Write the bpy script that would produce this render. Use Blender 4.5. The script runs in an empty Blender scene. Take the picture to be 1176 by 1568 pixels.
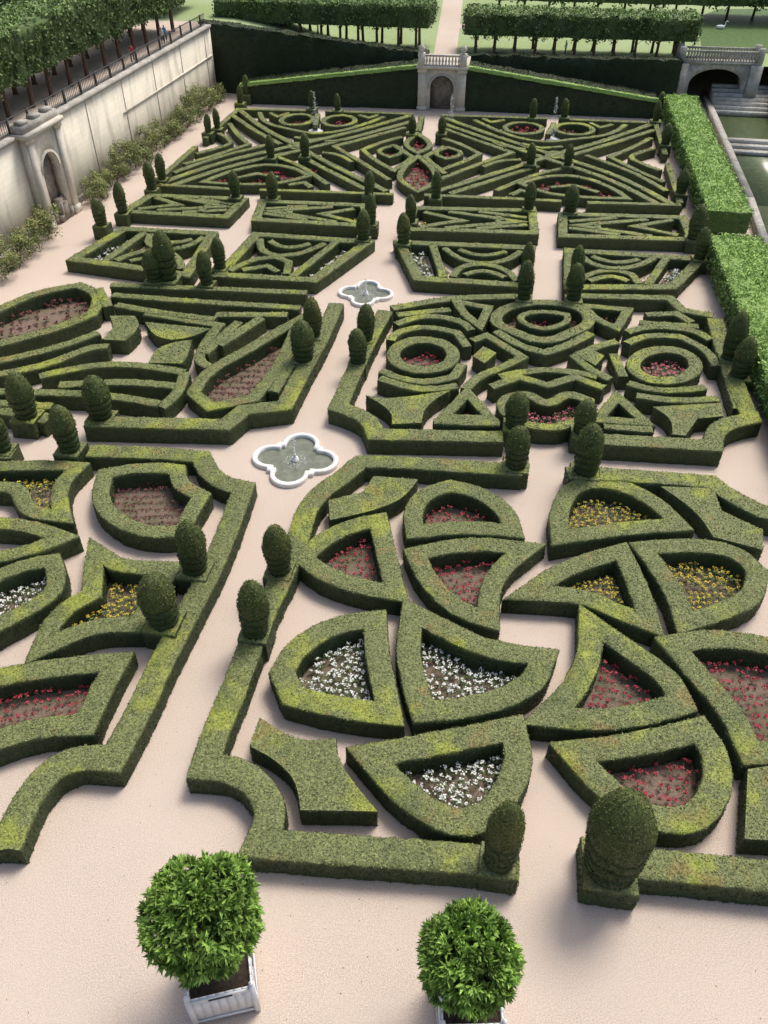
import bpy, bmesh, math, random
import numpy as np
from mathutils import Vector, noise as mnoise
random.seed(7); rng=np.random.default_rng(7)
S=bpy.context.scene
# ------------------------------------------------------------ camera / survey
F=1250.0; CX,CY=588.0,784.0; H=20.0; P=math.radians(40.9)
cp,sp=math.cos(P),math.sin(P)
def G(u,v,z=0.75):
    a=(u-CX)/F; b=(CY-v)/F
    t=(H-z)/(sp-cp*b)
    return (a*t, t*(cp+sp*b))
def depth(x,y,z): return y*cp+(H-z)*sp
def zfor(Y,v):
    b=(CY-v)/F; t=Y/(cp+sp*b); return H+t*(cp*b-sp)
cam=bpy.data.cameras.new("camera"); co=bpy.data.objects.new("camera",cam); S.collection.objects.link(co)
cam.sensor_fit='VERTICAL'; cam.sensor_height=36; cam.lens=36*F/1568; cam.clip_end=3000
co.location=(0,0,H); co.rotation_euler=(math.pi/2-P,0,0); S.camera=co
S.view_settings.view_transform='Standard'; S.view_settings.look='None'; S.view_settings.exposure=0
w=bpy.data.worlds.new("World"); S.world=w; w.use_nodes=True
nt=w.node_tree; sky=nt.nodes.new("ShaderNodeTexSky"); sky.sky_type='NISHITA'; sky.sun_disc=False
EL=math.radians(60); AZ=math.radians(38)   # azimuth from +Y towards +X
sky.sun_elevation=EL; sky.sun_rotation=AZ; sky.air_density=1.0; sky.dust_density=4.5; sky.ozone_density=.8
bg=nt.nodes["Background"]; bg.inputs[1].default_value=0.15; nt.links.new(sky.outputs[0],bg.inputs[0])
sd=bpy.data.lights.new("sun",'SUN'); so=bpy.data.objects.new("sun",sd); S.collection.objects.link(so)
sd.energy=2.45; sd.angle=math.radians(20); sd.color=(1,.965,.90)
dv=Vector((math.sin(AZ)*math.cos(EL),math.cos(AZ)*math.cos(EL),math.sin(EL)))
so.rotation_euler=dv.to_track_quat('Z','Y').to_euler(); so.location=dv*60
# ------------------------------------------------------------ materials
def mat(name,c1,c2,scale=8,rough=.85,bump=.0,bscale=60,c3=None,s3=.6,spec=.2):
    m=bpy.data.materials.new(name); m.use_nodes=True; n=m.node_tree; b=n.nodes["Principled BSDF"]
    b.inputs["Roughness"].default_value=rough; b.inputs["Specular IOR Level"].default_value=spec
    tc=n.nodes.new("ShaderNodeNewGeometry")
    t=n.nodes.new("ShaderNodeTexNoise"); t.inputs["Scale"].default_value=scale; t.inputs["Detail"].default_value=6; t.inputs["Roughness"].default_value=.7
    n.links.new(tc.outputs["Position"],t.inputs["Vector"])
    r=n.nodes.new("ShaderNodeValToRGB"); r.color_ramp.elements[0].position=.36; r.color_ramp.elements[1].position=.64
    r.color_ramp.elements[0].color=(*c1,1); r.color_ramp.elements[1].color=(*c2,1)
    n.links.new(t.outputs["Fac"],r.inputs[0]); out=r.outputs[0]
    if c3:
        t3=n.nodes.new("ShaderNodeTexNoise"); t3.inputs["Scale"].default_value=s3; t3.inputs["Detail"].default_value=5
        n.links.new(tc.outputs["Position"],t3.inputs["Vector"])
        r3=n.nodes.new("ShaderNodeValToRGB"); r3.color_ramp.elements[0].position=.42; r3.color_ramp.elements[1].position=.68
        n.links.new(t3.outputs["Fac"],r3.inputs[0])
        mu=n.nodes.new("ShaderNodeMath"); mu.operation='MULTIPLY'; mu.inputs[1].default_value=.7; n.links.new(r3.outputs[0],mu.inputs[0])
        mx=n.nodes.new("ShaderNodeMix"); mx.data_type='RGBA'; n.links.new(mu.outputs[0],mx.inputs[0]); n.links.new(out,mx.inputs[6]); mx.inputs[7].default_value=(*c3,1); out=mx.outputs[2]
    n.links.new(out,b.inputs["Base Color"])
    if bump:
        tb=n.nodes.new("ShaderNodeTexNoise"); tb.inputs["Scale"].default_value=bscale; tb.inputs["Detail"].default_value=4
        n.links.new(tc.outputs["Position"],tb.inputs["Vector"])
        bp=n.nodes.new("ShaderNodeBump"); bp.inputs["Strength"].default_value=bump; bp.inputs["Distance"].default_value=.03
        n.links.new(tb.outputs["Fac"],bp.inputs["Height"]); n.links.new(bp.outputs[0],b.inputs["Normal"])
    return m
def foliage(name,side,lo,hi,yel,pscale=.45,ypos=.58,bump=.6,brown=None):
    m=bpy.data.materials.new(name); m.use_nodes=True; n=m.node_tree; L=n.links.new; b=n.nodes["Principled BSDF"]
    b.inputs["Roughness"].default_value=.6; b.inputs["Specular IOR Level"].default_value=.22
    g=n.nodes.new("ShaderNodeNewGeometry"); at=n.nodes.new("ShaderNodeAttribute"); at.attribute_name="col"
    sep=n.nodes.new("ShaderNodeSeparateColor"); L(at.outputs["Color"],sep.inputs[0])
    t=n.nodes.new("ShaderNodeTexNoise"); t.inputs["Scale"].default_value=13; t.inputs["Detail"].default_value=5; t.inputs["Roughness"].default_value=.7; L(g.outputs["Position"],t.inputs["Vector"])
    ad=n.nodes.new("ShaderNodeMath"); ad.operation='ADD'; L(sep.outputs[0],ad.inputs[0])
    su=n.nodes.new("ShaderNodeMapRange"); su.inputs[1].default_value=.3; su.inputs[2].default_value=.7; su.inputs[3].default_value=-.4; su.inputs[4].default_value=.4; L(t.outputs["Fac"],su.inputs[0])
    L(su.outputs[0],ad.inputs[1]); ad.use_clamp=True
    m1=n.nodes.new("ShaderNodeMix"); m1.data_type='RGBA'; L(ad.outputs[0],m1.inputs[0]); m1.inputs[6].default_value=(*lo,1); m1.inputs[7].default_value=(*hi,1)
    cur=m1.outputs[2]
    def patch(cur,scale,pos,wd,col,amt,off):
        mp=n.nodes.new("ShaderNodeMapping"); mp.inputs["Location"].default_value=(off,off*.7,0); L(g.outputs["Position"],mp.inputs[0])
        t2=n.nodes.new("ShaderNodeTexNoise"); t2.inputs["Scale"].default_value=scale; t2.inputs["Detail"].default_value=7; t2.inputs["Roughness"].default_value=.66; L(mp.outputs[0],t2.inputs["Vector"])
        r=n.nodes.new("ShaderNodeValToRGB"); r.color_ramp.elements[0].position=pos-wd; r.color_ramp.elements[1].position=pos+wd; L(t2.outputs["Fac"],r.inputs[0])
        mu=n.nodes.new("ShaderNodeMath"); mu.operation='MULTIPLY'; L(r.outputs[0],mu.inputs[0]); mu.inputs[1].default_value=amt
        mx=n.nodes.new("ShaderNodeMix"); mx.data_type='RGBA'; mx.blend_type='MIX'; L(mu.outputs[0],mx.inputs[0]); L(cur,mx.inputs[6]); mx.inputs[7].default_value=(*col,1); return mx.outputs[2]
    cur=patch(cur,pscale,ypos,.05,yel,.75,0)
    if brown: cur=patch(cur,.8,.62,.04,brown,.65,31); cur=patch(cur,.6,.60,.05,(lo[0]*.9,lo[1]*1.0,lo[2]),.55,77)
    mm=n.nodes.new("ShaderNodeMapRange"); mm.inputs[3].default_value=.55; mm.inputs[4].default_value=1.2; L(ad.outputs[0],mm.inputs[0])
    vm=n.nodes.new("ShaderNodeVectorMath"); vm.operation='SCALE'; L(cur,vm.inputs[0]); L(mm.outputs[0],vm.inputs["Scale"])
    m3=n.nodes.new("ShaderNodeMix"); m3.data_type='RGBA'; L(sep.outputs[1],m3.inputs[0]); m3.inputs[6].default_value=(*side,1); L(vm.outputs[0],m3.inputs[7])  # sides mixed darker: side shade put into the colour, besides lighter fresh-grown tops
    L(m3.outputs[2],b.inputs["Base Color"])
    bp=n.nodes.new("ShaderNodeBump"); bp.inputs["Strength"].default_value=bump; bp.inputs["Distance"].default_value=.04; L(t.outputs["Fac"],bp.inputs["Height"]); L(bp.outputs[0],b.inputs["Normal"])
    return m
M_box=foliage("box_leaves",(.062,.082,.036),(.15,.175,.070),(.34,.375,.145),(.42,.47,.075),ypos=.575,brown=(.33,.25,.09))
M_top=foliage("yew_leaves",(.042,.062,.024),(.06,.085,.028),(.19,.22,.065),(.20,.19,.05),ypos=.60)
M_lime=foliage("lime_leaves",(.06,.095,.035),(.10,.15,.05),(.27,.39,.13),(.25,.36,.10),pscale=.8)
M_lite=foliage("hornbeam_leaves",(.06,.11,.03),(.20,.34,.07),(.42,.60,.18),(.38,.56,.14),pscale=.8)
M_ivy=foliage("ivy_leaves",(.030,.045,.022),(.033,.05,.024),(.065,.09,.036),(.05,.07,.03))
M_shrub=foliage("shrub_leaves",(.08,.11,.04),(.13,.17,.06),(.36,.40,.15),(.40,.43,.14),pscale=1.2,ypos=.52)
M_cit=foliage("citrus_leaves",(.05,.10,.02),(.08,.17,.025),(.33,.52,.11),(.36,.58,.11),pscale=2.5,ypos=.52)
M_grav=mat("gravel",(.46,.37,.30),(.75,.63,.53),30,.95,.5,55,(.65,.54,.445),.30)
M_lawn=mat("lawn",(.26,.34,.14),(.34,.43,.20),3,.9,.2,30,(.38,.45,.25),.15)
M_soil=mat("soil",(.15,.105,.08),(.28,.205,.16),14,.95,.5,40,(.11,.12,.06),.9)
M_stone=mat("stone",(.56,.53,.45),(.74,.69,.59),3,.9,.25,25,(.48,.43,.36),.5)
M_dstone=mat("weathered_stone",(.34,.32,.29),(.58,.55,.49),4,.9,.3,25,(.28,.27,.23),.9)
M_rim=mat("pale_stone",(.74,.72,.68),(.84,.82,.78),7,.8,.1,40)
M_white=mat("white_paint",(.76,.76,.76),(.84,.84,.83),5,.5,.05,30)
M_bark=mat("bark",(.09,.055,.04),(.19,.12,.09),9,.9,.4,30)
M_iron=mat("iron",(.06,.06,.06),(.10,.10,.10),9,.6)
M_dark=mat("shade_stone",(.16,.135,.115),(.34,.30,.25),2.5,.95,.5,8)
M_foam=mat("foam",(.6,.63,.62),(.85,.87,.87),8,.5)
M_thin=mat("shallow_water",(.25,.28,.23),(.72,.74,.70),6,.3)
def water(name,c,r=.08,s=.5): return mat(name,c,tuple(x*1.6 for x in c),2.5,r,.12,9,spec=s)
M_water=water("moat_water",(.09,.115,.055),.2,.3); M_basin=water("basin_water",(.14,.15,.11),.1,.35); M_pond=water("pond_water",(.08,.13,.045),.5,.06)
FC={'red':mat("red_petals",(.26,.03,.045),(.50,.07,.09),30,.6),'pink':mat("pink_petals",(.55,.12,.18),(.75,.25,.30),30,.6),
 'white':mat("white_petals",(.70,.72,.66),(.86,.86,.82),30,.6),'yellow':mat("yellow_petals",(.60,.43,.05),(.76,.60,.09),30,.6),
 'brown':mat("bronze_leaves",(.11,.035,.035),(.24,.09,.075),30,.7)}
M_fl=mat("flower_leaves",(.08,.12,.045),(.20,.26,.11),20,.7); M_fl2=mat("dark_flower_leaves",(.07,.06,.035),(.15,.13,.07),20,.7)
# ------------------------------------------------------------ mesh helpers
class MB:
    def __init__(s): s.V=[];s.n=0;s.Fa=[];s.C=[]
    def add(s,v,f,m=0,lv=.4,tp=1.0):
        v=np.asarray(v,float).reshape(-1,3); k=len(v)
        c=np.zeros((k,4)); c[:,3]=1; c[:,0]=lv; c[:,1]=tp
        if isinstance(f,np.ndarray): s.Fa.append((f+s.n,m))
        else:
            by={}
            for q in f: by.setdefault(len(q),[]).append(q)
            for q in by.values(): s.Fa.append((np.array(q)+s.n,m))
        s.V.append(v); s.C.append(c); s.n+=k
    def box(s,x0,x1,y0,y1,z0,z1,m=0,fn=None,lv=.4,tp=1):
        v=[(x,y,z) for z in(z0,z1) for x,y in((x0,y0),(x1,y0),(x1,y1),(x0,y1))]
        if fn: v=[fn(*p) for p in v]
        s.add(v,[(3,2,1,0),(4,5,6,7),(0,1,5,4),(1,2,6,5),(2,3,7,6),(3,0,4,7)],m,lv,tp)
    def obj(s,name,mats,parent=None,smooth=False):
        V=np.concatenate(s.V); C=np.concatenate(s.C)
        me=bpy.data.meshes.new(name); me.vertices.add(len(V)); me.vertices.foreach_set("co",V.ravel())
        li=np.concatenate([f.ravel() for f,_ in s.Fa]); tot=np.concatenate([np.full(len(f),f.shape[1]) for f,_ in s.Fa])
        mi=np.concatenate([np.full(len(f),m) for f,m in s.Fa]); st=np.concatenate([[0],np.cumsum(tot)[:-1]])
        me.loops.add(len(li)); me.loops.foreach_set("vertex_index",li.astype(np.int32))
        me.polygons.add(len(tot)); me.polygons.foreach_set("loop_start",st.astype(np.int32)); me.polygons.foreach_set("loop_total",tot.astype(np.int32))
        me.polygons.foreach_set("material_index",mi.astype(np.int32))
        if smooth: me.polygons.foreach_set("use_smooth",np.ones(len(tot),bool))
        me.update(calc_edges=True); a=me.attributes.new("col",'FLOAT_COLOR','POINT'); a.data.foreach_set("color",C.ravel())
        me.validate(); 
        for m in mats: me.materials.append(m)
        o=bpy.data.objects.new(name,me); S.collection.objects.link(o)
        if parent: o.parent=parent
        return o
def unit(a): return a/np.maximum(np.linalg.norm(a,axis=1,keepdims=True),1e-9)
def leafquads(pts,nor,size,tilt=.6,asp=.55):
    n=len(pts); nn=unit(nor+rng.normal(0,tilt,(n,3)))
    r=rng.normal(0,1,(n,3)); t=unit(np.cross(nn,r)); wv=np.cross(nn,t)
    s=(size*rng.uniform(.6,1.3,n))[:,None]
    v=np.stack([pts-t*s*.5,pts+wv*s*.5*asp,pts+t*s*.5,pts-wv*s*.5*asp],1).reshape(-1,3)
    return v,np.arange(4*n).reshape(-1,4)
def scatter(mb,V,Q,tpf,dens,size,m=0,out=.0,tilt=.6,asp=.6,lvr=(0,1)):
    if len(Q)==0: return
    a,b,c,d=V[Q[:,0]],V[Q[:,1]],V[Q[:,2]],V[Q[:,3]]
    n=np.cross(c-a,d-b); ar=.5*np.linalg.norm(n,axis=1); N=unit(n)
    cnt=rng.poisson(ar*dens); idx=np.repeat(np.arange(len(Q)),cnt)
    if len(idx)==0: return
    u=rng.random((len(idx),1)); v=rng.random((len(idx),1))
    p=(a[idx]*(1-u)+b[idx]*u)*(1-v)+(d[idx]*(1-u)+c[idx]*u)*v
    p=p+N[idx]*(rng.random((len(idx),1))*out+.004)
    lv,f=leafquads(p,N[idx],size,tilt,asp)
    mb.add(lv,f,m,np.repeat(rng.uniform(lvr[0],lvr[1],len(idx)),4),np.repeat(np.asarray(tpf)[idx],4))
def smooth_path(P,closed,sp_,w,corner=48):
    P=[np.array(p,float) for p in P]; n=len(P)
    isC=[];ang=[]
    for i in range(n):
        if not closed and i in(0,n-1): isC.append(True); ang.append(0); continue
        a=P[i]-P[i-1]; b=P[(i+1)%n]-P[i]
        t=math.degrees(math.acos(max(-1,min(1,a.dot(b)/(np.linalg.norm(a)*np.linalg.norm(b)+1e-9)))))
        isC.append(t>corner); ang.append(t)
    out=[]
    segs=n if closed else n-1
    for i in range(segs):
        p0,p1=P[i],P[(i+1)%n]; L=np.linalg.norm(p1-p0)
        if L<1e-6: continue
        def tan(k):
            if isC[k]: return None
            a=P[(k+1)%n]-P[k-1]; return a/np.linalg.norm(a)*L
        m0=tan(i); m1=tan((i+1)%n); ch=p1-p0
        if m0 is None and m1 is None: m0=m1=ch
        elif m0 is None: m0=1.5*ch-.5*m1
        elif m1 is None: m1=1.5*ch-.5*m0
        k=max(1,int(round(L/sp_)))
        c0=isC[i] and (closed or i>0); c1=isC[(i+1)%n] and (closed or i+1<n-1)
        out.append(p0)
        def sk(t): return .5*w*math.tan(math.radians(min(t,140))/2)+.03
        for j in range(1,k):
            t=j/k; d0=t*L; d1=(1-t)*L
            if c0 and d0<sk(ang[i]): continue
            if c1 and d1<sk(ang[(i+1)%n]): continue
            h=(2*t**3-3*t*t+1)*p0+(t**3-2*t*t+t)*m0+(-2*t**3+3*t*t)*p1+(t**3-t*t)*m1
            out.append(h)
    if not closed: out.append(P[-1])
    return np.array(out)
hi_=[0]
def ribbon(mb,P,wd,closed=False,z0=-.02,z1=.75,sp_=.2,dens=120,size=.06,m=0,jit=.02,out=.02,corner=48,sideTp=.0,leafT=.6):
    hi_[0]+=1; z1=(z1 if hasattr(z1,'__len__') else z1+((hi_[0]*7)%23)*.0035)
    C=smooth_path(P,closed,sp_,wd,corner); n=len(C)
    if closed: nx=np.roll(C,-1,0); pv=np.roll(C,1,0)
    else: nx=np.vstack([C[1:],2*C[-1:]-C[-2:-1]]); pv=np.vstack([2*C[:1]-C[1:2],C[:-1]])
    d1=unit(C-pv); d2=unit(nx-C); t=unit(d1+d2); N=np.stack([-t[:,1],t[:,0]],1)
    cs=np.clip((t*d2).sum(1),.42,1); N=N/cs[:,None]
    hw=wd/2; e=min(.035,hw*.2)
    zl=np.interp(np.linspace(0,1,n),[0,1],z1) if hasattr(z1,'__len__') else np.full(n,z1)
    prof=[(-1,'b',0),(-1,'m',0),(-1,'t',0),(-1+e/hw,'T',1),(-.33,'T',1),(.33,'T',1),(1-e/hw,'T',1),(1,'t',0),(1,'m',0),(1,'b',0)]
    k=len(prof); V=np.zeros((n,k,3))
    for j,(o,c,_) in enumerate(prof):
        V[:,j,:2]=C+N*hw*o
        V[:,j,2]={'b':z0,'m':zl*.8+z0*.2,'t':zl-e*.8,'T':zl}[c]
    J=rng.normal(0,jit,V.shape); J[:,0,2]=J[:,-1,2]=0; V=V+np.clip(J,-2*jit,2*jit)
    V=V.reshape(-1,3)
    segs=n if closed else n-1
    i=np.arange(segs)[:,None]; j=np.arange(k-1)[None]; a=i*k+j; b=((i+1)%n)*k+j
    Q=np.stack([a,b,b+1,a+1],-1).reshape(-1,4)
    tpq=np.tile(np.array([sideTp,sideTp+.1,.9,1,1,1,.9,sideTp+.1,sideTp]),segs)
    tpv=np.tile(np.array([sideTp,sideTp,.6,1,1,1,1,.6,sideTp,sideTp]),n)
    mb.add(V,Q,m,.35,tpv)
    if z0>.1:
        mb.add(V,[(q*k,((q+1)%n)*k,((q+1)%n)*k+k-1,q*k+k-1)[::-1] for q in range(segs)],m,.2,0)
    Qa=[Q];ta=[tpq]
    if not closed:
        for base,rev in((0,True),((n-1)*k,False)):
            f=[(0,9,8,1),(1,8,7,2),(2,7,6,3),(3,6,5,4)]; f=[tuple(base+x for x in q) for q in f]
            if rev: f=[q[::-1] for q in f]
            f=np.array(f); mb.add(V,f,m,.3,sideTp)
            Qa.append(f);ta.append(np.full(4,sideTp))
    scatter(mb,V,np.concatenate(Qa),np.concatenate(ta),dens,size,m,out,leafT)
    return C
def lod(P):
    y=np.mean([p[1] for p in P]); x=np.mean([p[0] for p in P]); d=math.hypot(x,y)
    if d<24: return .16,480,.048
    if d<34: return .22,260,.06
    if d<48: return .3,120,.085
    return .5,50,.11
def pip(x,y,C):
    ins=np.zeros(len(x),bool); j=len(C)-1
    for i in range(len(C)):
        xi,yi=C[i];xj,yj=C[j]
        c=((yi>y)!=(yj>y))&(x<(xj-xi)*(y-yi)/((yj-yi)+1e-12)+xi); ins^=c; j=i
    return ins
def distC(x,y,C):
    D=np.full(len(x),1e9); A=C; B=np.roll(C,-1,0)
    for a,b in zip(A,B):
        ab=b-a; L=ab.dot(ab)+1e-9; t=np.clip(((x-a[0])*ab[0]+(y-a[1])*ab[1])/L,0,1)
        D=np.minimum(D,np.hypot(x-a[0]-t*ab[0],y-a[1]-t*ab[1]))
    return D
def tri_poly(C,z):
    bm=bmesh.new(); vs=[bm.verts.new((p[0],p[1],z)) for p in C]; f=bm.faces.new(vs); f.normal_update()
    if f.normal.z<0: f.normal_flip()
    bmesh.ops.triangulate(bm,faces=[f]); bm.verts.index_update(); v=np.array([x.co[:] for x in bm.verts]); q=[tuple(a.index for a in fa.verts) for fa in bm.faces]; bm.free(); return v,q
def flowers(C,wd,col,step=None,bare=.07,name="flower_bed"):
    mn=C.min(0);mx=C.max(0); ce=C.mean(0); dist=np.hypot(*ce)
    rs={'white':1.15,'yellow':1.15,'red':1.65,'pink':1.3,'brown':2.0}[col]; base={'white':.19,'yellow':.20,'red':.20,'pink':.2,'brown':.2}[col]
    if step is None: step=base*(1 if dist<26 else (1.25 if dist<40 else 2.0))
    R=np.linalg.norm(mx-mn); a=random.uniform(-.5,.5)
    g=np.arange(-R,R,step); g2=np.arange(-R,R,step*rs); X,Y=np.meshgrid(g,g2); X=X.ravel()+rng.normal(0,step*.16,X.size); Y=Y.ravel()+rng.normal(0,step*.10,Y.size)
    Y=Y+.18*np.sin(X*.9)
    x=ce[0]+X*math.cos(a)-Y*math.sin(a); y=ce[1]+X*math.sin(a)+Y*math.cos(a)
    ok=pip(x,y,C); x,y=x[ok],y[ok]
    mb=MB()
    v,q=tri_poly(C,.012); mb.add(v,q,0)
    if len(x):
        D=distC(x,y,C); ok=(D>wd/2+.06)&(rng.random(len(x))>bare); x,y=x[ok],y[ok]
    if len(x):
        n=len(x); c=np.stack([x,y,rng.uniform(.08,.24,n)],1); lush=col in('white','yellow','pink')
        k=16 if lush else 8; p=np.repeat(c,k,0)+rng.normal(0,step*(.30 if lush else .18),(n*k,3))*[1,1,.4]; p[:,2]=np.abs(p[:,2])+.02
        lv,f=leafquads(p,np.tile([0,0,1.],(n*k,1)),step*(.45 if lush else .34),.5); mb.add(lv,f,1,.5)
        k=13; sz=rng.uniform(.6,1.25,n); p=np.repeat(c+[0,0,.12],k,0)+rng.normal(0,step*.19,(n*k,3))*[1,1,.5]*np.repeat(sz,k)[:,None]
        lv,f=leafquads(p,np.tile([0,0,1.],(n*k,1)),step*(.32 if col!='yellow' else .26),.5,.85); mb.add(lv,f,2,.5)
    mb.obj(name,[M_soil,M_fl if col not in('brown','red') else M_fl2,FC[col]])
def hedge(px,wd=.8,closed=False,h=.75,flower=None,corner=48,world=False,name="box_hedge"):
    Pw=px if world else [G(u,v,h) for u,v in px]
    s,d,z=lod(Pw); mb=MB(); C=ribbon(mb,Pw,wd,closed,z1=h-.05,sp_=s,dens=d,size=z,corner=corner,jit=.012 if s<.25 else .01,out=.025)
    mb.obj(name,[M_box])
    if flower and closed: flowers(C,wd,flower)
    return C
def solid(px,h=.75,world=False,name="box_hedge"):
    P=[G(u,v,h) for u,v in px] if not world else px
    s,d,z=lod(P); hi_[0]+=1; hh=h-.05+((hi_[0]*7)%23)*.0035
    C=smooth_path(P,True,s,.02,40); n=len(C); mb=MB()
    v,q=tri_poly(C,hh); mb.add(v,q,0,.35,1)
    a=sum(C[i][0]*C[(i+1)%n][1]-C[(i+1)%n][0]*C[i][1] for i in range(n))
    if a<0: C=C[::-1]
    V=np.zeros((3*n,3)); 
    for k_,z_ in enumerate((-.02,hh*.85,hh)): V[k_*n:(k_+1)*n,:2]=C; V[k_*n:(k_+1)*n,2]=z_
    V[n:2*n,:2]+=rng.normal(0,.012,(n,2))
    i=np.arange(n);j=(i+1)%n; Q=np.concatenate([np.stack([i,j,j+n,i+n],1),np.stack([i+n,j+n,j+2*n,i+2*n],1)])
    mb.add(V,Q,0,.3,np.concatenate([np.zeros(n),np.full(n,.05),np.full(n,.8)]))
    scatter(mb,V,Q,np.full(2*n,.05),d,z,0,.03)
    mn=C.min(0);mx=C.max(0); N=int((mx-mn).prod()*d); x=rng.uniform(mn[0],mx[0],N); y=rng.uniform(mn[1],mx[1],N); ok=pip(x,y,C)
    p=np.stack([x[ok],y[ok],np.full(ok.sum(),hh+.005)+rng.random(ok.sum())*.03],1)
    if len(p):
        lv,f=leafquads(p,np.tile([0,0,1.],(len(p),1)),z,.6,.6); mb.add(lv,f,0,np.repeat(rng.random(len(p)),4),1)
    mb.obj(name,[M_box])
# ------------------------------------------------------------ near right parterre
W=.78
hedge([(800,718),(700,712),(620,707),(552,705),(522,730),(492,752),(470,780),(455,825),(432,880),(405,935),(382,990),(355,1060),(330,1120),(313,1172),(355,1178),(392,1200),(412,1235),(410,1262),(398,1290),(560,1302),(700,1312),(795,1322)],W,corner=40)
hedge([(905,1318),(1010,1324),(1150,1338),(1400,1365)],W)
hedge([(868,724),(960,728),(1090,738),(1125,762),(1176,785),(1230,790)],W)
solid([(572,728),(640,733),(603,768),(505,795),(503,765),(556,752)])
hedge([(580,796),(545,803),(505,820),(463,852),(500,878),(550,896),(606,906),(592,850)],.68,True,flower='red')
hedge([(690,744),(738,757),(772,782),(785,812),(710,808),(635,814),(634,782),(652,757)],.68,True,flower='red')
hedge([(636,846),(720,832),(806,838),(770,868),(752,900),(748,946),(700,928),(660,890)],.68,True,flower='red')
hedge([(880,745),(925,738),(975,752),(1012,775),(1040,802),(960,808),(858,822),(858,782)],.68,True,flower='yellow')
solid([(1012,745),(1092,748),(1105,782),(1168,812),(1168,842),(1092,822),(1065,785)])
hedge([(952,842),(975,890),(996,952),(950,935),(890,912),(805,906),(870,868)],.68,True,flower='yellow')
hedge([(985,838),(1060,834),(1120,843),(1160,872),(1150,910),(1110,932),(1050,952),(1035,910),(1010,870)],.68,True,flower='yellow')
hedge([(574,948),(515,958),(460,988),(432,1028),(448,1065),(520,1082),(596,1092),(588,1050),(578,1000)],.72,True,flower='white')
hedge([(632,938),(690,968),(740,990),(832,1006),(812,1045),(750,1075),(648,1090),(638,1060),(626,1000)],.72,True,flower='white')
hedge([(905,952),(960,990),(1020,1035),(1045,1075),(980,1092),(920,1100),(838,1095),(880,1050),(902,1000)],.72,True,flower='red')
hedge([(1030,985),(1110,978),(1230,1000),(1270,1080),(1240,1150),(1150,1152),(1115,1085),(1072,1035)],.72,True,flower='red')
hedge([(566,1156),(680,1136),(786,1115),(792,1170),(762,1232),(715,1258),(665,1246),(610,1205)],.74,True,flower='white')
hedge([(878,1150),(980,1136),(1072,1115),(1097,1160),(1095,1210),(1060,1250),(985,1245),(930,1205)],.74,True,flower='red')
solid([(398,1098),(455,1130),(514,1130),(520,1165),(578,1242),(460,1240),(450,1195),(422,1165),(382,1142)])
solid([(1145,1178),(1200,1170),(1240,1290),(1140,1285)])
# ------------------------------------------------------------ near left parterre
hedge([(135,688),(240,692),(308,697),(322,722),(345,738),(372,744),(350,805),(322,870),(288,935),(248,1010),(212,1085),(172,1160),(120,1160),(78,1178),(45,1215),(22,1260),(5,1300)],W,corner=44)
hedge([(-60,692),(22,692)],W)
hedge([(162,724),(220,716),(272,718),(278,740),(308,758),(292,785),(280,812),(225,812),(180,795),(155,765)],.62,True,flower='brown',corner=60)
hedge([(-60,714),(60,710),(118,712),(92,745),(95,788),(45,778),(20,745),(-40,742)],.62,True,flower='yellow')
hedge([(145,840),(180,862),(262,868),(240,905),(210,955),(140,960),(62,992),(90,940),(140,908),(142,878)],.64,True,flower='yellow')
hedge([(-60,800),(30,803),(95,822),(30,845),(-60,858)],.6)
hedge([(-40,900),(30,868),(80,858),(84,898),(60,922),(0,955),(-60,985)],.6,True,flower='white')
hedge([(-80,1060),(0,1035),(90,1020),(178,1012),(152,1060),(130,1108),(60,1113),(0,1130),(-80,1165)],.7,True,flower='red')
# ------------------------------------------------------------ hearts parterre
W2=.62
hedge([(770,668),(575,664),(560,640),(518,622),(540,572),(565,520),(590,475)],W,corner=40)
hedge([(918,672),(1092,682),(1103,655),(1150,640),(1118,565),(1095,488)],W,corner=40)
hedge([(600,470),(640,463),(700,455),(800,452)],.55); hedge([(880,452),(1025,455),(1045,474),(1092,482)],.55)
def ell(cx,cy,rx,ry,n=14): return [(cx+rx*math.cos(2*math.pi*i/n),cy+ry*math.sin(2*math.pi*i/n)) for i in range(n)]
hedge(ell(648,543,46,23),W2,True,flower='red',corner=80); hedge(ell(1018,557,48,24),W2,True,flower='pink',corner=80)
def hl(*L,wd=.45,**k):
    for p in L: hedge(list(p),wd,**k)
hl([(598,520),(612,507),(650,500),(700,508),(716,530)],[(606,496),(650,484),(700,490),(722,505)],[(608,482),(690,474)],
   [(584,566),(615,578),(650,583),(695,575),(708,556)],[(582,578),(640,594),(700,590)],
   [(664,645),(765,648)],[(925,650),(1000,656)],
   [(960,525),(990,514),(1040,514),(1080,535),(1098,560)],[(960,508),(1000,500),(1060,506),(1088,520)],[(980,492),(1070,498)],
   [(962,585),(1010,596),(1080,592)],[(975,605),(1030,612),(1100,610)],[(940,540),(955,575)],
   [(722,520),(745,512),(775,530),(800,545),(770,560),(735,575),(712,595)],
   [(945,522),(915,530),(880,545),(905,565),(935,580)],
   [(752,592),(795,577),(838,590),(880,577),(925,594)],[(765,575),(838,565),(915,575)])
hedge([(832,520),(790,508),(760,490),(778,470),(830,462),(885,470),(902,490),(875,508)],.6,True,corner=70,flower='brown')
hedge([(832,503),(800,492),(800,482),(832,477),(868,482),(866,493)],.36,True,flower='red',corner=80)
hedge([(760,505),(800,528),(835,538),(870,526),(905,508)],.5)
hedge([(838,616),(870,603),(902,612),(892,638),(855,652),(815,650),(780,636),(772,612),(805,603)],.5,True,flower='pink',corner=75)
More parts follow.
